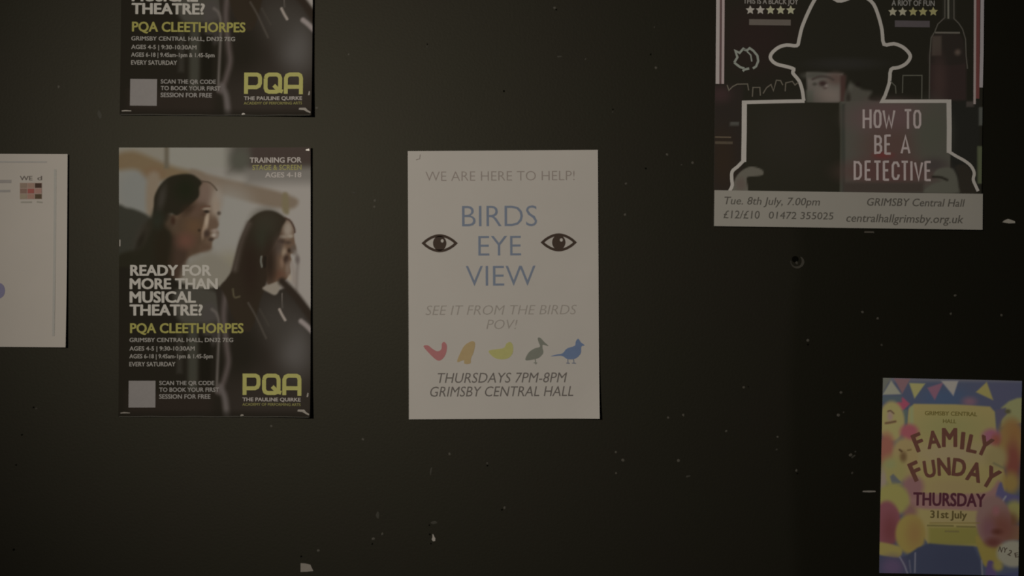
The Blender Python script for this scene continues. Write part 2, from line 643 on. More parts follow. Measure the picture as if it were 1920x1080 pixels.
    k.line([(414, 725), (423, 748), (428, 795)], 11, (84, 76, 71), 11)
    # second young woman: face
    k.area([(535, 412), (546, 416), (552, 430), (553, 446), (556, 466), (551, 474), (546, 478), (548, 488), (545, 497), (546, 512), (541, 521), (527, 530), (505, 536), (496, 500),
            (505, 465), (522, 440)], (90, 71, 56), 4)
    k.oval(541, 430, 9, 15, (128, 115, 101), .7)
    k.oval(532, 444, 7, 3, (130, 117, 102), .9)
    k.oval(546, 443, 5, 3, (132, 120, 105), .9)
    k.oval(528, 453, 7, 3.5, (58, 46, 38), .8)
    k.oval(541, 455, 6, 3, (70, 56, 46), .9)
    k.oval(522, 466, 8, 10, (84, 72, 62), .9)
    k.oval(534, 473, 4.5, 9, (124, 106, 88), .8)
    k.oval(544, 470, 3.5, 4, (52, 40, 31), .8)
    k.oval(552, 468, 5, 8, (82, 70, 60), .8)
    k.oval(530, 492, 4, 8, (108, 86, 70), .8)
    k.oval(538, 486, 5, 8, (58, 44, 36), .8)
    k.oval(520, 515, 14, 9, (86, 60, 46), .8)
    k.oval(545, 521, 4, 6, (140, 127, 112), .8)
    k.oval(541, 503, 4, 12, (112, 96, 84), .9, .7)
    # her hair
    k.area([(500, 395), (517, 397), (533, 406), (538, 412), (530, 426), (525, 442), (517, 456), (508, 470), (500, 486), (502, 510), (500, 532), (490, 560), (470, 620), (440, 600), (425, 560),
            (414, 538), (424, 524), (434, 508), (441, 482), (448, 456), (457, 434), (467, 414), (482, 401)], (47, 39, 30), 6)
    k.oval(500, 418, 24, 22, (51, 46, 36), .8)
    k.oval(490, 448, 20, 20, (48, 47, 36), .9, .8)
    k.oval(520, 462, 9, 20, (66, 54, 46), .9, .8, deg=20)
    k.oval(512, 500, 10, 24, (66, 51, 40), .9, .7)
    k.line([(467, 420), (455, 450), (447, 480), (441, 505)], 9, (76, 66, 58), 14, .8)
    k.oval(506, 492, 10, 38, (46, 36, 28), .9)
    k.oval(470, 500, 16, 50, (42, 32, 25), .9, .8)
    k.line([(536, 409), (546, 415), (553, 428), (554, 436)], 3.5, (66, 50, 41), 3)
    k.line([(491, 481), (490, 490), (492, 500)], 3, (100, 98, 88), 3)
    k.line([(498, 483), (497, 500)], 5, (36, 30, 24), 4)
    k.line([(555, 472), (560, 488), (558, 513), (557, 545)], 5, (106, 96, 88), 9, .8)
    k.line([(548, 492), (552, 510), (553, 530)], 6, (124, 112, 102), 8, .8)
    k.oval(559, 487, 4, 7, (84, 74, 69), .9, .8)
    # collar, locks over the shoulder, pendant, sleeve stripes
    k.area([(493, 540), (510, 532), (526, 528), (524, 545), (517, 553), (506, 549)], (122, 112, 99), 5)
    k.line([(530, 528), (545, 543), (562, 562), (590, 602)], 14, (46, 38, 31), 10)
    k.line([(466, 568), (480, 592), (500, 634)], 3, (72, 65, 57), 4, .9)
    k.line([(488, 580), (505, 610)], 3, (64, 58, 50), 4, .7)
    k.line([(530, 550), (531, 578)], 1.5, (92, 84, 76), 2)
    k.line([(525, 580), (530, 590), (536, 600)], 4.5, (136, 124, 113), 3)
    k.line([(566, 602), (576, 610), (588, 622)], 9, (124, 113, 107), 6)
    k.line([(437, 542), (440, 557), (450, 556)], 3, (84, 76, 56), 3, .8)
    # darkened foot of the print
    k.rect(200, 772, 600, 800, (34, 30, 24), 16, .7)
    # dense black ink of a photographic print
    lum = k.c.mean(1, keepdims=True)
    return np.clip(k.c - 12 * np.clip(1 - lum / 75, 0, 1), 8, 255)


PRINT_GLOSS = print_material('glossy_print', 0.6, 0.06)
pq.sheet('sheet', PRINT_GLOSS, 2.0, performers)
WHT, YEL = (147, 139, 127), (126, 118, 62)
pq.text('tagline_lettering', [('TRAINING FOR', 469, 567, 296, 305.5), ('AGES 4-18', 498, 567, 324, 333)], (142, 132, 122), 0.03)
pq.text('tagline_lettering', [('STAGE & SCREEN', 474, 567, 310, 319)], (122, 115, 68), 0.02, label='yellow middle line of the tagline')
pq.text('headline_lettering', [('READY FOR', 245, 397, 497.5, 516.5), ('MORE THAN', 244, 409, 522.5, 541.5), ('MUSICAL', 244, 368, 547, 567), ('THEATRE?', 244, 381, 571.5, 591)], WHT, 0.045)
pq.text('town_lettering', [('PQA CLEETHORPES', 245, 457.5, 606.5, 624)], YEL, 0.035, label='yellow line of capitals')
INF = (124, 117, 107)
pq.text('venue_lettering', [('GRIMSBY CENTRAL HALL, DN32 7EG', 244, 438, 633.5, 641)], INF, 0.02)
pq.text('times_lettering', [('AGES 4-5 | 9:30-10:30AM', 244, 366, 649.5, 657), ('AGES 6-18 | 9.45am-1pm & 1.45-5pm', 244, 400, 664, 671.5), ('EVERY SATURDAY', 244, 330, 678.5, 686.5)], INF, 0.02)
pq.text('booking_lettering', [('SCAN THE QR CODE', 300, 403, 714, 721.5), ('TO BOOK YOUR FIRST', 300, 412, 726.5, 734), ('SESSION FOR FREE', 300, 396, 739, 747)], (120, 113, 105), 0.025)
pq.polys('blank_square', [[(243, 763.5), (293, 763.5), (293, 713.5), (243, 713.5)]], (108, 101, 95), label='plain pale square at the bottom left')
# logo letters drawn with a broad pen
LG = (137, 130, 74)
lg = [[(459.8, 740), (459.8, 703.5)], [(456, 703.8), (480, 703.8), (484.5, 706), (486, 710.5), (486, 720), (484, 725), (479, 727.5), (456, 727.5)]]
lq = [[(496.5, 711), (498.5, 706), (503, 703.8), (517.5, 703.8), (522, 706), (524, 711), (524, 729), (522, 734), (517, 736.2), (503, 736.2), (498.5, 734), (496.5, 729), (496.5, 711)],
      [(512, 724), (521, 733), (529, 736)]]
la = [[(534.8, 740), (534.8, 711), (537, 706), (542, 703.8), (558, 703.8), (562, 706), (563.5, 711), (563.5, 741)], [(534.8, 727), (563.5, 727)]]
for stem in (lg, lq, la):
    pq.strokes('logo_letter', stem, 7.4, LG, label='yellow logo capital')
pq.text('logo_caption_lettering', [('THE PAULINE QUIRKE', 456, 566, 745, 751.5)], (138, 128, 118), 0.03)
pq.text('logo_caption_lettering', [('ACADEMY OF PERFORMING ARTS', 456, 566, 755, 760)], (112, 105, 60), 0.015, label='small yellow line under the logo')
# glints on the laminate, painted as pale pieces, and its edge highlight
tape = ink((0.50, 0.48, 0.45), 0.25, 0.6)  # pale colour standing in for light caught on the laminate


def glint_bit(ps, pts, layer=2):
    ps.flat('laminate_glint', pts, [tuple(range(len(pts)))], (0, 0, 0), layer, mat=tape)  # painted glint; the material called tape is only its pale colour


edge_v, edge_f = ribbon([(226 + i * 8.9, 780.2 + 0.4 * math.sin(i * .7)) for i in range(41)], 1.0)
pq.flat('laminate_edge_glint', edge_v, edge_f, (66, 62, 54), 2)  # highlight along the lower edge, put in as a paler strip
glint_bit(pq, [(228, 774.6), (228, 773), (235, 772), (246, 773), (246, 774.2), (236, 774.2)])
glint_bit(pq, [(452, 779.5), (453, 776.5), (457, 776), (459, 778.5)])
glint_bit(pq, [(560, 770), (561, 766.5), (573, 766.5), (577, 771), (583, 774.5), (582, 777), (575, 774), (570, 771)])
glint_bit(pq, [(577, 743), (579, 735), (581, 736), (580.5, 743)])
glint_bit(pq, [(225, 462), (225, 450), (227, 449), (227, 462)])
glint_bit(pq, [(575, 283.2), (575, 281.4), (581.5, 280), (582, 284)])


def copy_thing(root, loc, rotz, label):
    r = root.copy()
    COL.objects.link(r)
    r.location = loc
    r.rotation_euler = (0, rotz, 0)
    r['label'] = label
    for ch in list(root.children):
        c = ch.copy()
        COL.objects.link(c)
        c.parent = r
    return r


copy_thing(pq.root, wall_point(408.2, 529 - 563.5), math.radians(0.4), 'upper dark theatre school poster, cut off by the top of the picture')

# ================================================================== poster: the white notice
WB = (139, 131, 120)
nb = Poster('notice', 'white bird club notice with two black eye symbols and five coloured birds', 944, 533.5, 356, 502, math.radians(-0.3), WB,
            lift=edge_lift(356, 502, right=0.0015, bottom=0.003, corner=0.003), category='notice')
nb.sheet('sheet', paper_material('white_copy_paper', (0.78, 0.775, 0.76)), 14)
nb.text('opening_lettering', [('WE ARE HERE TO HELP!', 798, 1077, 321, 339)], (112, 101, 91), -0.012)
nb.text('title_lettering', [('BIRDS', 866.5, 1007, 385.5, 424.5), ('EYE', 897, 977, 442, 479.5), ('VIEW', 873.5, 1004, 498, 536)], (91, 95, 102), -0.008)
nb.text('slogan_lettering', [('SEE IT FROM THE BIRDS', 798, 1081, 572, 590), ('POV!', 912, 970, 599, 617)], (116, 107, 96), -0.012, 0.22)
nb.text('times_lettering', [('THURSDAYS 7PM-8PM', 821, 1063, 698.5, 717)], (80, 73, 66), -0.002, 0.22)
nb.text('venue_lettering', [('GRIMSBY CENTRAL HALL', 807, 1074.5, 724, 742.5)], (80, 73, 66), -0.002, 0.22)
for ex, ey in ((824.5, 456.2), (1047.5, 454.6)):
    t = np.linspace(0, 1, 13)
    upl = [(ex - 30.5 + 61 * a, ey - 14.5 * math.sin(math.pi * a) ** 0.85) for a in t]
    dnl = [(ex + 30.5 - 61 * a, ey + 14.5 * math.sin(math.pi * a) ** 0.85) for a in t]
    e = nb.strokes('eye_symbol', [upl + dnl[1:-1]], 5.0, (52, 41, 33), closed=True)
    nb.polys('pupil', [disc(ex, ey, 12.6, 14, 24)], (52, 41, 33), parent=e)
    nb.polys('glint', [disc(ex + 4.8, ey - 4.5, 2.8, 3.2, 12)], (140, 131, 119), layer=2, parent=e, label='white glint')


def bz(pts):
    return [(740 + a / 3.856, 530 + b / 3.856) for a, b in pts]


nb.polys('bird_symbol', [smooth(bz([(210, 462), (240, 452), (275, 478), (310, 495), (338, 480), (342, 440), (360, 428), (378, 455), (372, 510), (345, 552), (312, 562), (270, 530)]), 4, True)],
         (132, 84, 80), label='red hen')
nb.polys('bird_symbol', [smooth(bz([(452, 572), (478, 500), (505, 455), (535, 432), (565, 422), (582, 440), (572, 500), (552, 548), (548, 582), (505, 585), (500, 560)]), 4, True)],
         (132, 112, 78), label='orange bird')
nb.polys('bird_symbol', [smooth(bz([(680, 492), (740, 480), (790, 470), (808, 440), (835, 428), (855, 455), (852, 510), (815, 548), (750, 552), (705, 530)]), 4, True)],
         (134, 127, 78), label='yellow duckling')
bd = nb.polys('bird_symbol', [smooth(bz([(1034, 400), (1052, 398), (1078, 425), (1112, 458), (1072, 448), (1068, 470), (1074, 505), (1046, 540), (1000, 555), (945, 558), (968, 505), (1010, 475), (1050, 462), (1040, 430)]), 4, True)],
              (94, 92, 80), label='grey heron')
nb.strokes('legs', [bz([(1015, 545), (1020, 590)]), bz([(1005, 578), (1030, 580)])], 1.8, (98, 95, 84), parent=bd)
bd = nb.polys('bird_symbol', [smooth(bz([(1128, 532), (1170, 518), (1212, 510), (1245, 475), (1300, 455), (1308, 425), (1326, 404), (1345, 430), (1372, 452), (1348, 462), (1344, 510), (1305, 548), (1250, 552), (1205, 528)]), 4, True)],
              (80, 90, 108), label='blue jay')
nb.strokes('legs', [bz([(1250, 545), (1252, 582)]), bz([(1290, 545), (1296, 582)]), bz([(1240, 580), (1265, 582)]), bz([(1280, 580), (1310, 582)])], 1.8, (92, 92, 96), parent=bd)
nb.strokes('pin_mark', [[(780, 300), (787, 298), (788, 290)]], 1.4, (108, 98, 88))

# ================================================================== sheet at the left edge
WL = (124, 116, 105)
ls = Poster('notice', 'white landscape sheet cut off by the left edge of the picture', -123.5, 468.5, 503, 361, math.radians(0.4), WL,
            gap=0.001, lift=edge_lift(504, 364, right=0.0022, bottom=0.002), category='notice')
ls.sheet('sheet', paper_material('white_card', (0.78, 0.76, 0.73)), 14)
ls.strokes('border_line', [[(-340, 304), (-200, 303.5), (-60, 303.5), (90, 304.5)]], 3.0, (112, 105, 95))
ls.strokes('border_line', [[(106, 318), (105.5, 400), (104.5, 500), (103.5, 630)]], 4.5, (114, 108, 97))
ls.strokes('text_line', [[(-300, 341), (-140, 341), (23, 340.5)]], 6, (104, 96, 87))
ls.strokes('text_line', [[(-300, 359), (-140, 359), (21, 358.5)]], 4.5, (106, 99, 90))
ls.polys('blue_dot', [disc(0, 545, 11.5, 14.5, 24)], (86, 80, 92))
ls.text('logo_lettering', [('WE', 39, 63, 330.5, 338.5), ('d', 72, 81, 330.5, 338.5)], (74, 66, 58), 0.02)
grid = ls.polys('logo_grid', [[(39, 343), (81, 343), (81, 374), (39, 374)]], (112, 95, 82), label='small coloured square grid')
RC = {(0, 0): (98, 82, 68), (1, 0): (108, 86, 72), (2, 0): (50, 36, 28), (0, 1): (92, 72, 60), (1, 1): (108, 58, 50), (2, 1): (112, 84, 72), (0, 2): (104, 92, 74), (1, 2): (112, 84, 70), (2, 2): (60, 48, 34)}
for (i, j), c in RC.items():
    x0, y0 = 40 + i * 14, 344 + j * 10.2
    ls.polys('logo_tile', [[(x0, y0 + 8.8), (x0 + 12.4, y0 + 8.8), (x0 + 12.4, y0), (x0, y0)]], c, layer=2, parent=grid)
ls.strokes('logo_caption', [[(41, 379.5), (62, 379.5)], [(71, 379), (82, 380)]], 3, (104, 97, 84))

# ================================================================== poster: the detective show
WD = (121, 115, 104)
dt = Poster('show_poster', 'large black show poster with a hatted man behind an open book, at the top right', 1591.5, 75, 500, 707, math.radians(0.8), WD,
            lift=edge_lift(500, 707, right=0.002, bottom=0.0015, left=0.001))


def detective(P):
    k = Print(P, (29, 27, 20))
    k.oval(1420, 70, 70, 60, (34, 26, 22), .9)
    k.rect(1325, 160, 1392, 360, (34, 29, 24), 14)
    k.oval(1350, 178, 18, 14, (46, 34, 31), .9)
    k.oval(1355, 300, 22, 50, (38, 30, 22), .9)
    # bottle on the right
    k.rect(1742, 105, 1810, 190, (42, 33, 29), 6)
    k.area([(1752, 65), (1798, 65), (1808, 100), (1808, 120), (1742, 120), (1746, 80)], (36, 31, 26), 6)
    k.rect(1766, -280, 1790, 38, (36, 34, 27), 4)
    k.rect(1746, 68, 1764, 105, (60, 52, 44), 5)
    k.oval(1794, 99, 5, 5, (76, 64, 54), .9)
    k.oval(1760, 150, 12, 40, (52, 40, 35), .9)
    k.rect(1780, 190, 1835, 355, (30, 29, 24), 8)
    # hat and coat collar
    k.area([(1530, -6), (1545, -14), (1570, 0), (1605, -8), (1624, -2), (1640, 12), (1652, 60), (1656, 84), (1690, 88), (1704, 108), (1680, 126), (1666, 132), (1654, 186), (1508, 186),
            (1500, 150), (1488, 130), (1452, 118), (1446, 108), (1462, 90), (1494, 86), (1504, 55)], (30, 28, 21), 4)
    k.oval(1585, 120, 60, 10, (36, 34, 29), .8)
    # left half of the face, lit
    k.area([(1511, 136), (1580, 138), (1578, 194), (1514, 194)], (86, 80, 71), 4, curved=False)
    k.oval(1528, 142, 22, 6, (66, 64, 55), .8)
    k.oval(1566, 148, 15, 11, (76, 62, 54), .8)
    k.oval(1552, 180, 24, 14, (98, 88, 78), .9)
    k.rect(1511, 170, 1524, 194, (80, 79, 68), 8)
    k.line([(1523, 149), (1536, 144), (1552, 145), (1562, 150)], 4, (58, 50, 44), 4)
    k.oval(1542, 157, 7, 5, (48, 36, 32), .7)
    k.oval(1527, 158, 4, 3, (58, 54, 46), .8)
    k.oval(1549, 161, 3, 2.5, (104, 94, 86), .8)
    k.oval(1546, 166, 4, 1.6, (72, 60, 54), .8)
    k.rect(1575, 142, 1585, 194, (58, 42, 36), 7)
    # right half of the face, in the dark
    k.area([(1586, 196), (1588, 165), (1600, 158), (1616, 168), (1634, 172), (1628, 186), (1644, 196)], (64, 61, 52), 9)
    k.oval(1594, 162, 4, 8, (72, 70, 60), .9, .8)
    k.oval(1608, 158, 5, 4.5, (28, 24, 19), .8)
    k.oval(1590, 184, 4, 10, (42, 38, 31), .9)
    # left cover black, right cover grey with a red cast around the title
    k.rect(1396, 192, 1574, 362, (32, 30, 22), 2)
    k.oval(1480, 250, 60, 60, (35, 32, 25), .9)
    k.rect(1574, 190, 1780, 362, (66, 63, 54), 2)
    k.rect(1574, 190, 1576.5, 362, (54, 53, 43), 1.5)
    k.rect(1577, 195, 1584, 362, (50, 50, 42), 4)
    k.oval(1668, 222, 70, 32, (76, 60, 56), .6)
    k.oval(1668, 275, 52, 34, (70, 54, 47), .7)
    k.oval(1655, 292, 16, 6, (92, 42, 38), .9)
    k.oval(1668, 322, 84, 26, (70, 50, 45), .6)
    k.oval(1745, 250, 30, 50, (64, 63, 52), .8)
    k.rect(1580, 342, 1730, 362, (54, 47, 40), 10)
    k.oval(1750, 310, 20, 12, (56, 50, 45), .9)
    # hands
    k.area([(1376, 340), (1386, 324), (1402, 314), (1416, 314), (1429, 320), (1428, 329), (1402, 332), (1399, 338), (1400, 362), (1374, 362)], (78, 74, 63), 3)
    k.oval(1388, 346, 9, 12, (76, 67, 58), .7)
    k.area([(1748, 332), (1756, 318), (1780, 315), (1790, 326), (1796, 348), (1797, 362), (1732, 362), (1746, 346), (1764, 340)], (72, 70, 59), 5)
    k.line([(1747, 332), (1762, 333), (1774, 338)], 4, (30, 26, 20), 4)
    k.area([(1790, 312), (1812, 312), (1822, 336), (1828, 362), (1799, 362), (1794, 330)], (38, 34, 27), 6)
    # odd printed bits of the town behind
    k.rect(1368, 229, 1385, 236, (60, 58, 51), 3)
    k.rect(1833, 202, 1843, 236, (66, 66, 58), 4)
    k.rect(1830, 275, 1843, 345, (68, 71, 50), 4)
    k.rect(1810, 191, 1824, 201, (58, 52, 46), 4)
    return k.c


dt.sheet('sheet', print_material('satin_print', 0.6, 0.06), 2.6, detective)
OUT = (136, 131, 117)
crown = [(1506.5, 189.5), (1505.5, 183), (1503.4, 169), (1497.6, 152), (1486, 137.5), (1487.6, 130), (1474.7, 125.5), (1455, 120.5), (1444.5, 111), (1446, 101), (1459, 89.5), (1474.7, 85), (1493.4, 86),
         (1497.6, 75), (1503, 52), (1515, 23), (1527, 0), (1538, -14), (1550, -12), (1570, 2), (1590, -2), (1608, -12), (1622, -5), (1637, 8), (1646.6, 31.5), (1653, 57), (1656.7, 83.5), (1675, 82.5),
         (1692, 89), (1704, 101), (1705, 110), (1697, 120.5), (1684, 127), (1669.6, 131), (1666.7, 155), (1658.5, 180), (1653, 189.5)]
sm = list(smooth(crown[1:-1], 3))
dt.strokes('silhouette_outline', [[crown[0]] + sm], 6.4, OUT)
dt.strokes('silhouette_outline', [list(sm[-1:]) + [(1653, 190.5), (1776, 190.5)]], 6.6, OUT)
dt.strokes('silhouette_outline', [[(1777.5, 187.4), (1778, 240), (1777.5, 287)]], 9.0, OUT)
dt.strokes('silhouette_outline', [list(smooth([(1776, 284), (1790, 293), (1806, 302), (1818, 312), (1824, 325), (1822, 337), (1826, 348), (1831, 359)], 3))], 5.6, OUT)
dt.strokes('silhouette_outline', [[(1508, 190), (1450, 191), (1390.5, 192.5)]], 6.6, OUT)
dt.strokes('silhouette_outline', [[(1395, 189.5), (1394.5, 250), (1393.5, 304)]], 9.4, OUT)
dt.strokes('silhouette_outline', [list(smooth([(1394, 301), (1382, 313), (1372, 322), (1371, 336), (1372, 348), (1367, 359)], 3))], 6.2, OUT)
PK = (150, 119, 111)
dt.narrow('title_lettering', [('H', 1616.5, 1633.5, 205.5, 241), ('O', 1637, 1652, 205.5, 241), ('W', 1653.5, 1678, 205.5, 241), ('T', 1693, 1709.5, 206, 242), ('O', 1711, 1726, 206, 242)], 4.2, PK)
dt.narrow('title_lettering', [('B', 1638, 1653, 253.5, 289.5), ('E', 1657, 1671, 253.5, 289.5), ('A', 1687, 1706, 254, 290)], 4.2, PK)
x = [1599.5, 1620, 1636, 1654, 1670.5, 1687, 1705, 1712, 1731.5]
wd_ = [15.5, 13.5, 16, 13.5, 15, 16, 5, 17.5, 14]
dt.narrow('title_lettering', [(c, a, a + b, 302 + i * .15, 338 + i * .15) for i, (c, a, b) in enumerate(zip('DETECTIVE', x, wd_))], 4.2, PK)
for a, b, c in ((1344.6, 7, (126, 117, 108)), (1354.4, 5, (124, 110, 103))):
    dt.strokes('border_stripe', [[(a + 4, -275), (a + 1.5, -60), (a, 158)]], b, c)
dt.strokes('border_stripe', [[(1353.5, -275), (1351, -60), (1349.6, 158)]], 3.4, (72, 56, 52), label='dark red gap between the stripes')
dt.strokes('border_stripe', [[(1829.6, -272), (1826.5, -60), (1825, 196)]], 4.4, (122, 110, 102))
dt.strokes('border_stripe', [[(1835.5, -272), (1832.5, -60), (1830.5, 186)]], 6.6, (84, 48, 43), label='dark red stripe')
dt.strokes('border_stripe', [[(1843, -272), (1840, -60), (1838.6, 100), (1837, 165)]], 6.4, (120, 113, 108))
for pts in ([(1376, 118), (1382, 108), (1378, 96), (1386, 100), (1393, 92), (1398, 95)], [(1393, 93), (1400, 95), (1405, 91), (1412, 96), (1419.5, 105), (1421, 115), (1417, 125), (1411, 129)], [(1376, 118), (1381, 122), (1387, 126.5), (1395, 129)],
            [(1400, 97), (1407, 104), (1409, 116)], [(1392, 134), (1395, 131), (1404, 129)]):
    dt.strokes('ink_splash', [pts], 4.2 if pts[0][0] != 1400 else 2.6, (104, 105, 93))
for pts in ([(1362.5, 160), (1366, 170), (1373, 163), (1381.6, 158.5), (1401, 158), (1403, 170)], [(1410, 182), (1411, 164.5), (1424, 164.5), (1425, 180)],
            [(1430, 176), (1436.6, 165), (1445, 159), (1449.5, 171), (1455, 151), (1463, 151.6), (1467, 160)], [(1471.6, 171.6), (1472.5, 156), (1485, 153), (1490, 160), (1497, 154)]):
    dt.strokes('skyline', [pts], 2.0, (78, 72, 60))
dt.strokes('skyline', [[(1668, 152), (1678, 162), (1679, 176)], [(1691, 175), (1692, 142), (1727.5, 142), (1727, 186)]], 2.0, (68, 66, 55))
dt.strokes('printed_bar', [[(1340, 257.5), (1370, 258)]], 2.4, (72, 62, 48))
dt.strokes('printed_bar', [[(1340, 268), (1373, 268.5)]], 5, (62, 54, 42))
BO = (66, 62, 53)
dt.strokes('bottle_outline', [[(1776.5, -200), (1776.5, 36)]], 3.4, (86, 83, 71))
dt.strokes('bottle_outline', [[(1786, -200), (1787, 36), (1796, 45), (1803, 56), (1808.5, 75), (1809.5, 106), (1812, 130)]], 2.2, BO)
dt.strokes('bottle_outline', [[(1770.5, -200), (1770, 34), (1757, 46), (1751.5, 60), (1744.5, 72), (1742, 105), (1741, 186)]], 2.2, BO)
dt.strokes('bottle_outline', [[(1752, 62), (1798, 62.5)]], 3.4, (78, 73, 63))
for row, cy_, cols in (((1406, 1425, 1444, 1463, 1482), 19.6, ((128, 121, 108), (128, 124, 98))), ((1673, 1691.5, 1711, 1729.5, 1748.5), 22.8, ((126, 120, 98), (120, 114, 74)))):
    for i, sx_ in enumerate(row):
        star = [(sx_ + (9 if q % 2 == 0 else 4.4) * math.sin(q * math.pi / 5), cy_ - (9 if q % 2 == 0 else 4.4) * math.cos(q * math.pi / 5)) for q in range(10)]
        dt.polys('star', [star[::-1]], cols[0] if i in (0, 1) else cols[1])
dt.text('quote_lettering', [('THIS IS A BLACK JOY', 1393, 1496, -1.5, 8)], (108, 102, 92), 0.02)
dt.text('quote_lettering', [('A RIOT OF FUN', 1671, 1751, 1.5, 11.5)], (104, 100, 91), 0.02)
for x0, x1, y0, y1, c in ((1404, 1482, 36.5, 47.5, (76, 69, 60)), (1677, 1742, 39, 51, (66, 60, 58))):
    dt.polys('quote_bar', [[(x0, y1), (x1, y1 + 1), (x1, y0 + 1), (x0, y0)]], c)
st = dt.polys('info_strip', [], (0, 0, 0)) if False else None
sv, sf = ribbon([(1338 + i * 25.05, 390.6 + i * 0.35) for i in range(21)], 67)
strip = dt.flat('info_strip', sv, sf, (108, 103, 91), layer=2, mat=paper_material('grey_white_strip', tuple(float(v) for v in albedo((107, 102, 90), WD)), .05), label='white strip along the foot')
TX = (62, 58, 50)
dt.text('date_lettering', [('Tue. 8th July, 7.00pm', 1357, 1536, 370.5, 384.5)], TX, 0.005, 0.2, layer=3, parent=strip)
dt.text('price_lettering', [('£12/£10', 1355, 1423, 395.5, 410), ('01472 355025', 1440, 1561, 398, 411)], TX, 0.005, 0.1, layer=3, parent=strip)
dt.text('venue_lettering', [('GRIMSBY Central Hall', 1624, 1806, 373, 387)], TX, 0.01, 0.2, layer=3, parent=strip)
dt.text('contact_lettering', [('centralhallgrimsby.org.uk', 1585, 1803, 402.5, 417.5)], TX, 0.01, 0.2, layer=3, parent=strip)

# ================================================================== poster: the fun day
WF = (106, 101, 88)
ff = Poster('fun_day_poster', 'small yellow and blue family fun day poster with balloons, lower right corner', 1780.5, 893.5, 259, 365, math.radians(1.2), WF,
            lift=edge_lift(259, 365, right=0.002, bottom=0.001, left=0.0005))


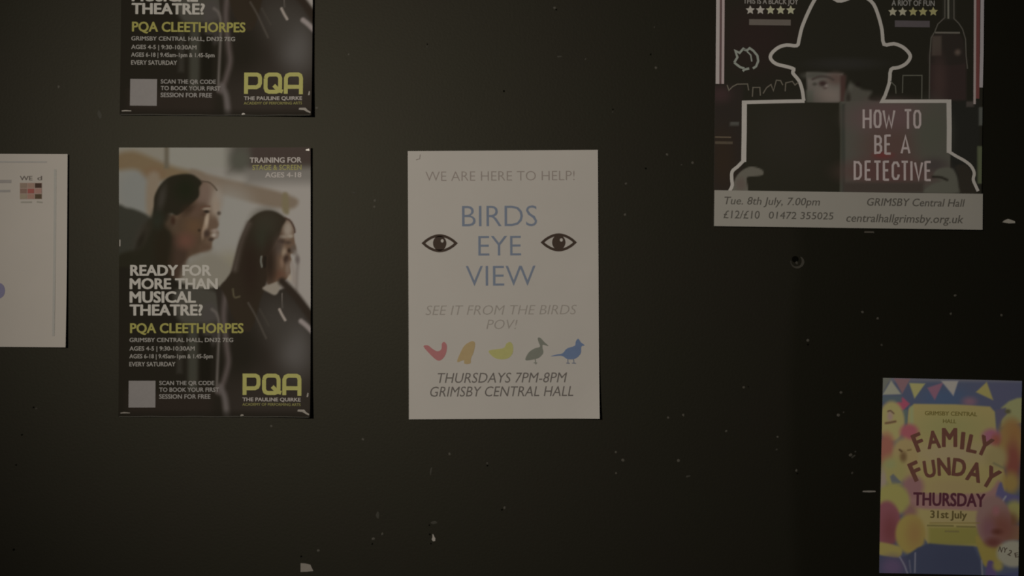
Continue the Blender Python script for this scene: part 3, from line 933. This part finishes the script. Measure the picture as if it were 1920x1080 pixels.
def funday(P):
    k = Print(P, (57, 61, 70))
    k.oval(1770, 745, 40, 16, (52, 63, 76), .9)
    k.oval(1880, 735, 45, 40, (61, 61, 71), .9)
    k.rect(1640, 700, 1925, 716, (74, 73, 74), 8)
    k.area([(1648, 700), (1672, 705), (1652, 742)], (78, 78, 66), 6, curved=False)
    T = [([(1654, 740), (1670, 713), (1689, 739)], (108, 106, 86)), ([(1675, 709), (1706, 710), (1691, 738)], (92, 70, 67)), ([(1704, 718), (1734, 719), (1714, 747)], (116, 112, 66)),
         ([(1738, 727), (1768, 717), (1752, 750)], (96, 67, 73)), ([(1764, 714), (1796, 714), (1787, 742)], (116, 111, 101)), ([(1829, 735), (1849, 716), (1861, 750)], (112, 104, 58)),
         ([(1678, 757), (1691, 744), (1705, 757), (1692, 770)], (114, 55, 64))]
    for p, c in T:
        k.area(p, c, 4, curved=False)
    k.oval(1817, 753, 12, 8, (90, 68, 72), .9)
    # card in the middle
    k.area([(1703, 766), (1713, 757), (1790, 758), (1855, 762), (1864, 772), (1868, 830), (1886, 900), (1876, 960), (1842, 1024), (1740, 1020), (1700, 960), (1692, 850)], (114, 103, 61), 4, curved=False)
    k.oval(1780, 800, 60, 24, (106, 101, 60), .9)
    k.oval(1785, 850, 70, 20, (114, 101, 70), .9)
    k.oval(1785, 912, 60, 14, (112, 98, 62), .9)
    k.rect(1740, 988, 1842, 1022, (98, 92, 44), 12)
    k.rect(1705, 762, 1712, 800, (104, 110, 74), 6, .7)
    k.rect(1692, 768, 1701, 797, (66, 74, 66), 4)
    k.rect(1652, 742, 1690, 754, (60, 68, 68), 6)
    # ribbon of pink behind the weekday
    k.area([(1700, 900), (1722, 922), (1790, 926), (1850, 922), (1872, 900), (1880, 940), (1850, 962), (1790, 956), (1745, 955), (1706, 945)], (106, 80, 70), 8)
    k.area([(1745, 955), (1860, 958), (1860, 985), (1745, 980)], (114, 102, 64), 6, curved=False)
    # balloons on the left
    k.oval(1671, 790, 24, 38, (118, 107, 64), .15)
    k.oval(1668, 780, 5, 9, (112, 92, 84), .8, .8)
    k.line([(1664, 771), (1669, 770), (1675, 775)], 2.5, (70, 54, 40), 3)
    k.line([(1660, 793), (1668, 792), (1678, 790)], 4, (78, 60, 40), 4)
    k.oval(1704, 810, 17, 15, (114, 62, 62), .4)
    k.oval(1661, 845, 17, 32, (108, 68, 53), .4)
    k.oval(1697, 862, 24, 42, (114, 99, 62), .2, deg=-10)
    k.oval(1674, 884, 26, 30, (108, 101, 58), .4)
    k.oval(1668, 870, 10, 8, (98, 102, 66), .9, .6)
    k.line([(1686, 843), (1690, 846)], 3.5, (62, 46, 28), 3)
    k.line([(1701, 844), (1707, 843)], 2.5, (80, 64, 36), 3)
    k.oval(1693, 856, 6, 9, (72, 54, 32), .8, .8)
    k.oval(1655, 905, 6, 24, (108, 96, 78), .6)
    k.area([(1668, 893), (1674, 888), (1690, 905), (1672, 909)], (72, 73, 68), 4, curved=False)
    k.oval(1711, 912, 20, 20, (100, 72, 66), .4)
    k.oval(1704, 958, 14, 14, (96, 70, 60), .6)
    k.oval(1673, 936, 31, 30, (108, 102, 54), .2)
    k.oval(1662, 981, 26, 42, (94, 56, 56), .15)
    k.oval(1668, 992, 14, 26, (84, 46, 44), .9)
    k.oval(1706, 1001, 28, 37, (110, 96, 48), .15)
    k.oval(1714, 1000, 14, 24, (106, 82, 46), .9, .8)
    k.area([(1640, 1016), (1672, 1020), (1690, 1028), (1682, 1045), (1640, 1036)], (110, 99, 52), 6)
    # foot of the poster
    k.area([(1640, 1040), (1684, 1046), (1700, 1040), (1720, 1026), (1742, 1018), (1780, 1022), (1824, 1024), (1836, 1052), (1842, 1095), (1640, 1095)], (47, 50, 60), 6, curved=False)
    k.oval(1672, 1062, 22, 18, (68, 56, 70), .8)
    k.oval(1780, 1050, 44, 20, (46, 49, 59), .9)
    k.line([(1686, 1044), (1694, 1058), (1700, 1074)], 2.5, (100, 98, 98), 3, .8)
    k.line([(1715, 1036), (1714, 1072)], 2.5, (100, 98, 98), 3, .8)
    k.line([(1704, 1050), (1706, 1072)], 2, (88, 86, 88), 3, .7)
    # right side
    k.area([(1876, 764), (1890, 752), (1905, 746), (1925, 744), (1925, 790), (1876, 800)], (104, 103, 66), 6, curved=False)
    k.area([(1866, 768), (1884, 764), (1886, 776), (1874, 790), (1868, 800)], (66, 62, 70), 5, curved=False)
    k.oval(1888, 771, 5, 4, (62, 58, 38), .8)
    k.oval(1892, 832, 24, 48, (104, 82, 46), .3)
    k.oval(1900, 810, 12, 18, (104, 76, 42), .9)
    k.oval(1897, 868, 14, 38, (92, 52, 40), .6)
    k.oval(1866, 858, 20, 22, (108, 97, 60), .5)
    k.oval(1857, 818, 16, 14, (110, 68, 74), .5)
    k.oval(1866, 824, 8, 10, (104, 60, 46), .8)
    k.line([(1862, 868), (1870, 872), (1880, 877)], 4, (84, 80, 54), 4, .8)
    k.oval(1893, 905, 16, 20, (106, 88, 46), .6)
    k.area([(1866, 925), (1875, 903), (1884, 922), (1908, 930), (1908, 944), (1884, 938), (1872, 952), (1866, 945)], (66, 62, 80), 5)
    k.line([(1874, 945), (1884, 930)], 3, (104, 104, 106), 3)
    k.oval(1900, 958, 17, 20, (106, 101, 56), .4)
    k.oval(1895, 976, 10, 12, (78, 60, 34), .8)
    k.rect(1880, 984, 1912, 1012, (92, 72, 50), 8)
    k.area([(1828, 1005), (1850, 1010), (1880, 1020), (1880, 1050), (1848, 1062), (1836, 1040)], (106, 94, 44), 6)
    k.oval(1861, 976, 32, 47, (98, 76, 66), .12)
    k.oval(1876, 990, 26, 28, (86, 54, 42), .8)
    k.oval(1852, 990, 12, 18, (88, 60, 60), .9, .8)
    k.oval(1868, 996, 9, 5, (70, 40, 30), .9)
    k.oval(1866, 957, 6, 8, (104, 68, 64), .9)
    k.oval(1860, 1016, 13, 8, (76, 44, 36), .8)
    k.oval(1897, 1037, 30, 25, (110, 106, 86), .2)
    k.area([(1846, 1095), (1849, 1056), (1856, 1050), (1863, 1058), (1866, 1095)], (66, 54, 76), 5)
    k.oval(1869, 1060, 9, 9, (108, 98, 50), .6)
    k.area([(1870, 1076), (1915, 1068), (1915, 1095), (1866, 1095)], (52, 54, 72), 5, curved=False)
    k.line([(1839, 1050), (1840, 1078)], 2.5, (98, 96, 92), 3, .8)
    k.rect(1742, 979, 1836, 981, (92, 80, 40), 2, .9)
    return k.c


ff.sheet('sheet', print_material('matt_print', 0.6, 0.06), 1.6, funday)
BR = (72, 46, 35)
ff.letters('heading_lettering', [('F', 1721, 829, 19, 35, -22), ('A', 1749.5, 824, 26, 34, -6), ('M', 1779.5, 820, 29, 36, 0), ('I', 1804, 826, 8, 33, 5), ('L', 1823, 832, 20, 34, 12), ('Y', 1844.5, 836, 26, 37, 24)], BR, 0.05)
ff.letters('heading_lettering', [('F', 1716, 883, 20, 37, -24), ('U', 1742, 879, 23, 33, -8), ('N', 1769, 874.5, 25, 34, -3), ('D', 1797.5, 876, 26, 34, 6), ('A', 1826.5, 884.5, 29, 37, 14), ('Y', 1856, 895, 27, 40, 30)], BR, 0.05)
ff.text('weekday_lettering', [('THURSDAY', 1711, 1846, 924.5, 948)], (58, 30, 34), 0.045)
ff.text('date_lettering', [('31st July', 1743, 1812, 957.5, 971)], (66, 57, 30), 0.035)
ff.text('venue_lettering', [('GRIMSBY CENTRAL', 1733, 1831, 771.5, 779), ('HALL', 1767, 1792, 786, 793)], (76, 68, 32), 0.03)
ff.strokes('small_print', [[(1737, 984.6), (1787, 985.5)], [(1792, 986.5), (1828, 987.5)]], 3.4, (88, 80, 44))
ff.strokes('small_print', [[(1770, 995.5), (1797, 996)]], 3.4, (88, 80, 44))
ff.letters('sticker_lettering', [('N', 1874, 1029, 7, 10, 18), ('Y', 1882, 1030, 8, 10, 12), ('2', 1891, 1035, 7, 11, 25), ('E', 1903, 1039, 7, 9, -10)], (62, 54, 42), 0.04)


# ================================================================== scraps stuck on the wall
def scrap(name, pts, thick, alb, label, category, twist=0.0):
    P = np.asarray(pts, float)
    c = P.mean(0)
    n = len(P)
    V = [((p[0] - c[0]) * U, -thick - twist * (p[0] - c[0]) * U, -(p[1] - c[1]) * U) for p in P] + [((p[0] - c[0]) * U, 0, -(p[1] - c[1]) * U) for p in P]
    F = [tuple(range(n))[::-1], tuple(range(n, 2 * n))] + [(k, (k + 1) % n, n + (k + 1) % n, n + k) for k in range(n)]
    o = new_mesh(name, V, F, ink(alb, .5, .3))
    o.location = wall_point(c[0], c[1], 0.0001)
    o['label'] = label
    o['category'] = category
    return o


scrap('paper_scrap', [(564, 1055.5), (573, 1056), (582.5, 1058.5), (585, 1064), (588, 1070), (576, 1071.5), (564, 1071.8)], 0.0012, (0.42, 0.40, 0.37),
      'torn grey paper scrap on the black wall at the bottom edge, left of centre', 'paper scrap')
scrap('paper_scrap', [(1879, 417), (1882, 413.5), (1889, 410.5), (1896, 413), (1902, 415), (1902, 418.5), (1890, 419)], 0.0015, (0.62, 0.61, 0.57),
      'small pale paper scrap beside the right edge of the show poster', 'paper scrap')
scrap('paper_scrap', [(811, 1001), (813, 1002), (814.5, 1006), (816.5, 1009), (816, 1014), (812, 1014.5), (809.5, 1011), (811, 1007)], 0.001, (0.62, 0.60, 0.58),
      'tiny white scrap low on the black wall below the white notice', 'paper scrap')
scrap('tape_scrap', [(1617, 922.4), (1618, 920), (1630, 919.6), (1641, 920), (1641.5, 922.2), (1630, 923)], 0.0006, (0.40, 0.39, 0.37),
      'thin pale strip of tape just left of the fun day poster', 'tape')
scrap('tape_scrap', [(1620, 436.6), (1621, 433.8), (1638, 434), (1639, 436.8)], 0.0006, (0.16, 0.15, 0.13),
      'faint grey tape end just under the show poster', 'tape')


# ------------------------------------------------------------------ wear of the wall itself: chips, pin holes, a plugged hole
chip_m = ink((0.14, 0.136, 0.118), .6, .2)
chip_d = ink((0.09, 0.087, 0.075), .6, .2)
hole_m = ink((0.006, 0.006, 0.004), .9, .05)
WALL_INV = wall.matrix_world.inverted()


def wall_piece(name, pts, h, mat):
    P = np.asarray(pts, float)
    n = len(P)
    c = P.mean(0)
    V = [wall_point(p[0], p[1], h * 0.4) for p in P] + [wall_point(*(c + (p - c) * .6), h) for p in P] + [wall_point(p[0], p[1], -0.0005) for p in P]
    F = [tuple(n + k for k in range(n))[::-1]] + [(k, (k + 1) % n, n + (k + 1) % n, n + k) for k in range(n)] + [(2 * n + k, 2 * n + (k + 1) % n, (k + 1) % n, k) for k in range(n)]
    return new_mesh(name, V, F, mat, wall)


def ragged(x, y, r, n=7, stretch=1.0, deg=0.0):
    a0 = random.random() * 6
    out = []
    for k in range(n):
        t = a0 + 2 * math.pi * k / n
        q = r * (0.7 + 0.5 * random.random())
        a, b = q * math.cos(t) * stretch, q * math.sin(t)
        d = math.radians(deg)
        out.append((x + a * math.cos(d) - b * math.sin(d), y + a * math.sin(d) + b * math.cos(d)))
    return out[::-1]


CHIPS = [(654, 102, 2.4), (801, 88, 2.0), (1040, 15, 2.6), (1098, 111, 2.2), (1149, 210, 2.0), (1230, 127, 2.6), (1227, 51, 1.8), (703, 376, 2.6), (702, 388, 2.4), (1251, 290, 2.6), (1278, 309, 2.0),
         (1299, 305, 2.6), (1174, 344, 2.4), (1172, 402, 2.6), (594, 202, 2.6), (1253, 783, 2.8), (1281, 778, 3.0), (1362, 808, 2.4), (1458, 819, 2.4), (1456, 843, 2.0), (1155, 848, 2.4), (1168, 863, 2.8),
         (1155, 887, 2.4), (1272, 863, 3.0), (1577, 736, 2.6), (1572, 778, 3.0), (1595, 853, 3.2), (1598, 887, 2.2), (1493, 882, 2.4), (1395, 726, 2.6), (1617, 585, 2.6), (1646, 597, 2.6), (1791, 554, 2.6),
         (1783, 588, 2.4), (1878, 591, 2.4), (1653, 647, 2.2), (681, 824, 2.8), (843, 851, 2.6), (914, 869, 2.2), (946, 952, 2.8), (700, 1010, 3.2), (717, 1001, 2.6), (597, 1032, 2.6), (110, 163, 2.8),
         (68, 766, 2.2), (1515, 638, 3.6), (1582, 773, 1.8), (1604, 847, 1.8), (509, 799, 2.4)]
for cx_, cy_, r_ in CHIPS:
    wall_piece('paint_chip', ragged(cx_, cy_, r_), 0.0004, chip_m if r_ > 2.3 else chip_d)
for cx_, cy_, r_, st_, dg_ in ((1050, 106, 1.8, 3, 0), (664, 361, 1.6, 3, 10), (186, 214, 4, 2.2, 80), (814, 980, 3.5, 2, 0), (808, 883, 2, 5, 100), (708, 966, 3, 2.4, 90), (1290, 893, 1.8, 2.5, -15), (1600, 856, 1.6, 3, -35)):
    wall_piece('scuff_mark', ragged(cx_, cy_, r_, 8, st_, dg_), 0.0002, ink((0.085, 0.085, 0.072), .6, .2))
for cx_, cy_, r_ in ((801, 83, 2), (1043, 18, 2.2), (1220, 102, 2.6), (945, 171, 2.6), (1149, 205, 2.2), (914, 873, 2.4), (941, 956, 2.4), (805, 985, 2.2), (806, 1002, 2.4), (808, 1019, 2.2), (698, 1020, 2.4),
                     (63, 764, 2.4), (41, 815, 2.6), (30, 872, 2.2), (26, 1031, 3), (1403, 725, 1.8), (565, 1043, 2.6), (1495, 888, 2.2), (1515, 646, 3.2), (1211, 316, 2.6)):
    wall_piece('pin_hole', ragged(cx_, cy_, r_ * .8), 0.00015, hole_m)
rv, rf = ribbon([(1494 + 11.5 * math.cos(t), 490.5 + 11 * math.sin(t)) for t in np.linspace(-0.9, 3.3, 14)], [1.5, 3, 4, 5, 5, 4.5, 4, 4.5, 4, 3, 2.5, 2, 2, 1.2])
new_mesh('plug_rim', [wall_point(p[0], p[1], 0.0005 if i % 2 else 0.0003) for i, p in enumerate(rv)], rf, chip_d, wall)
wall_piece('plug_hole', disc(1491, 486, 6.5, 6, 14)[::-1], 0.0003, hole_m)
wall_piece('paint_chip', ragged(1494, 493, 3), 0.0005, chip_d)
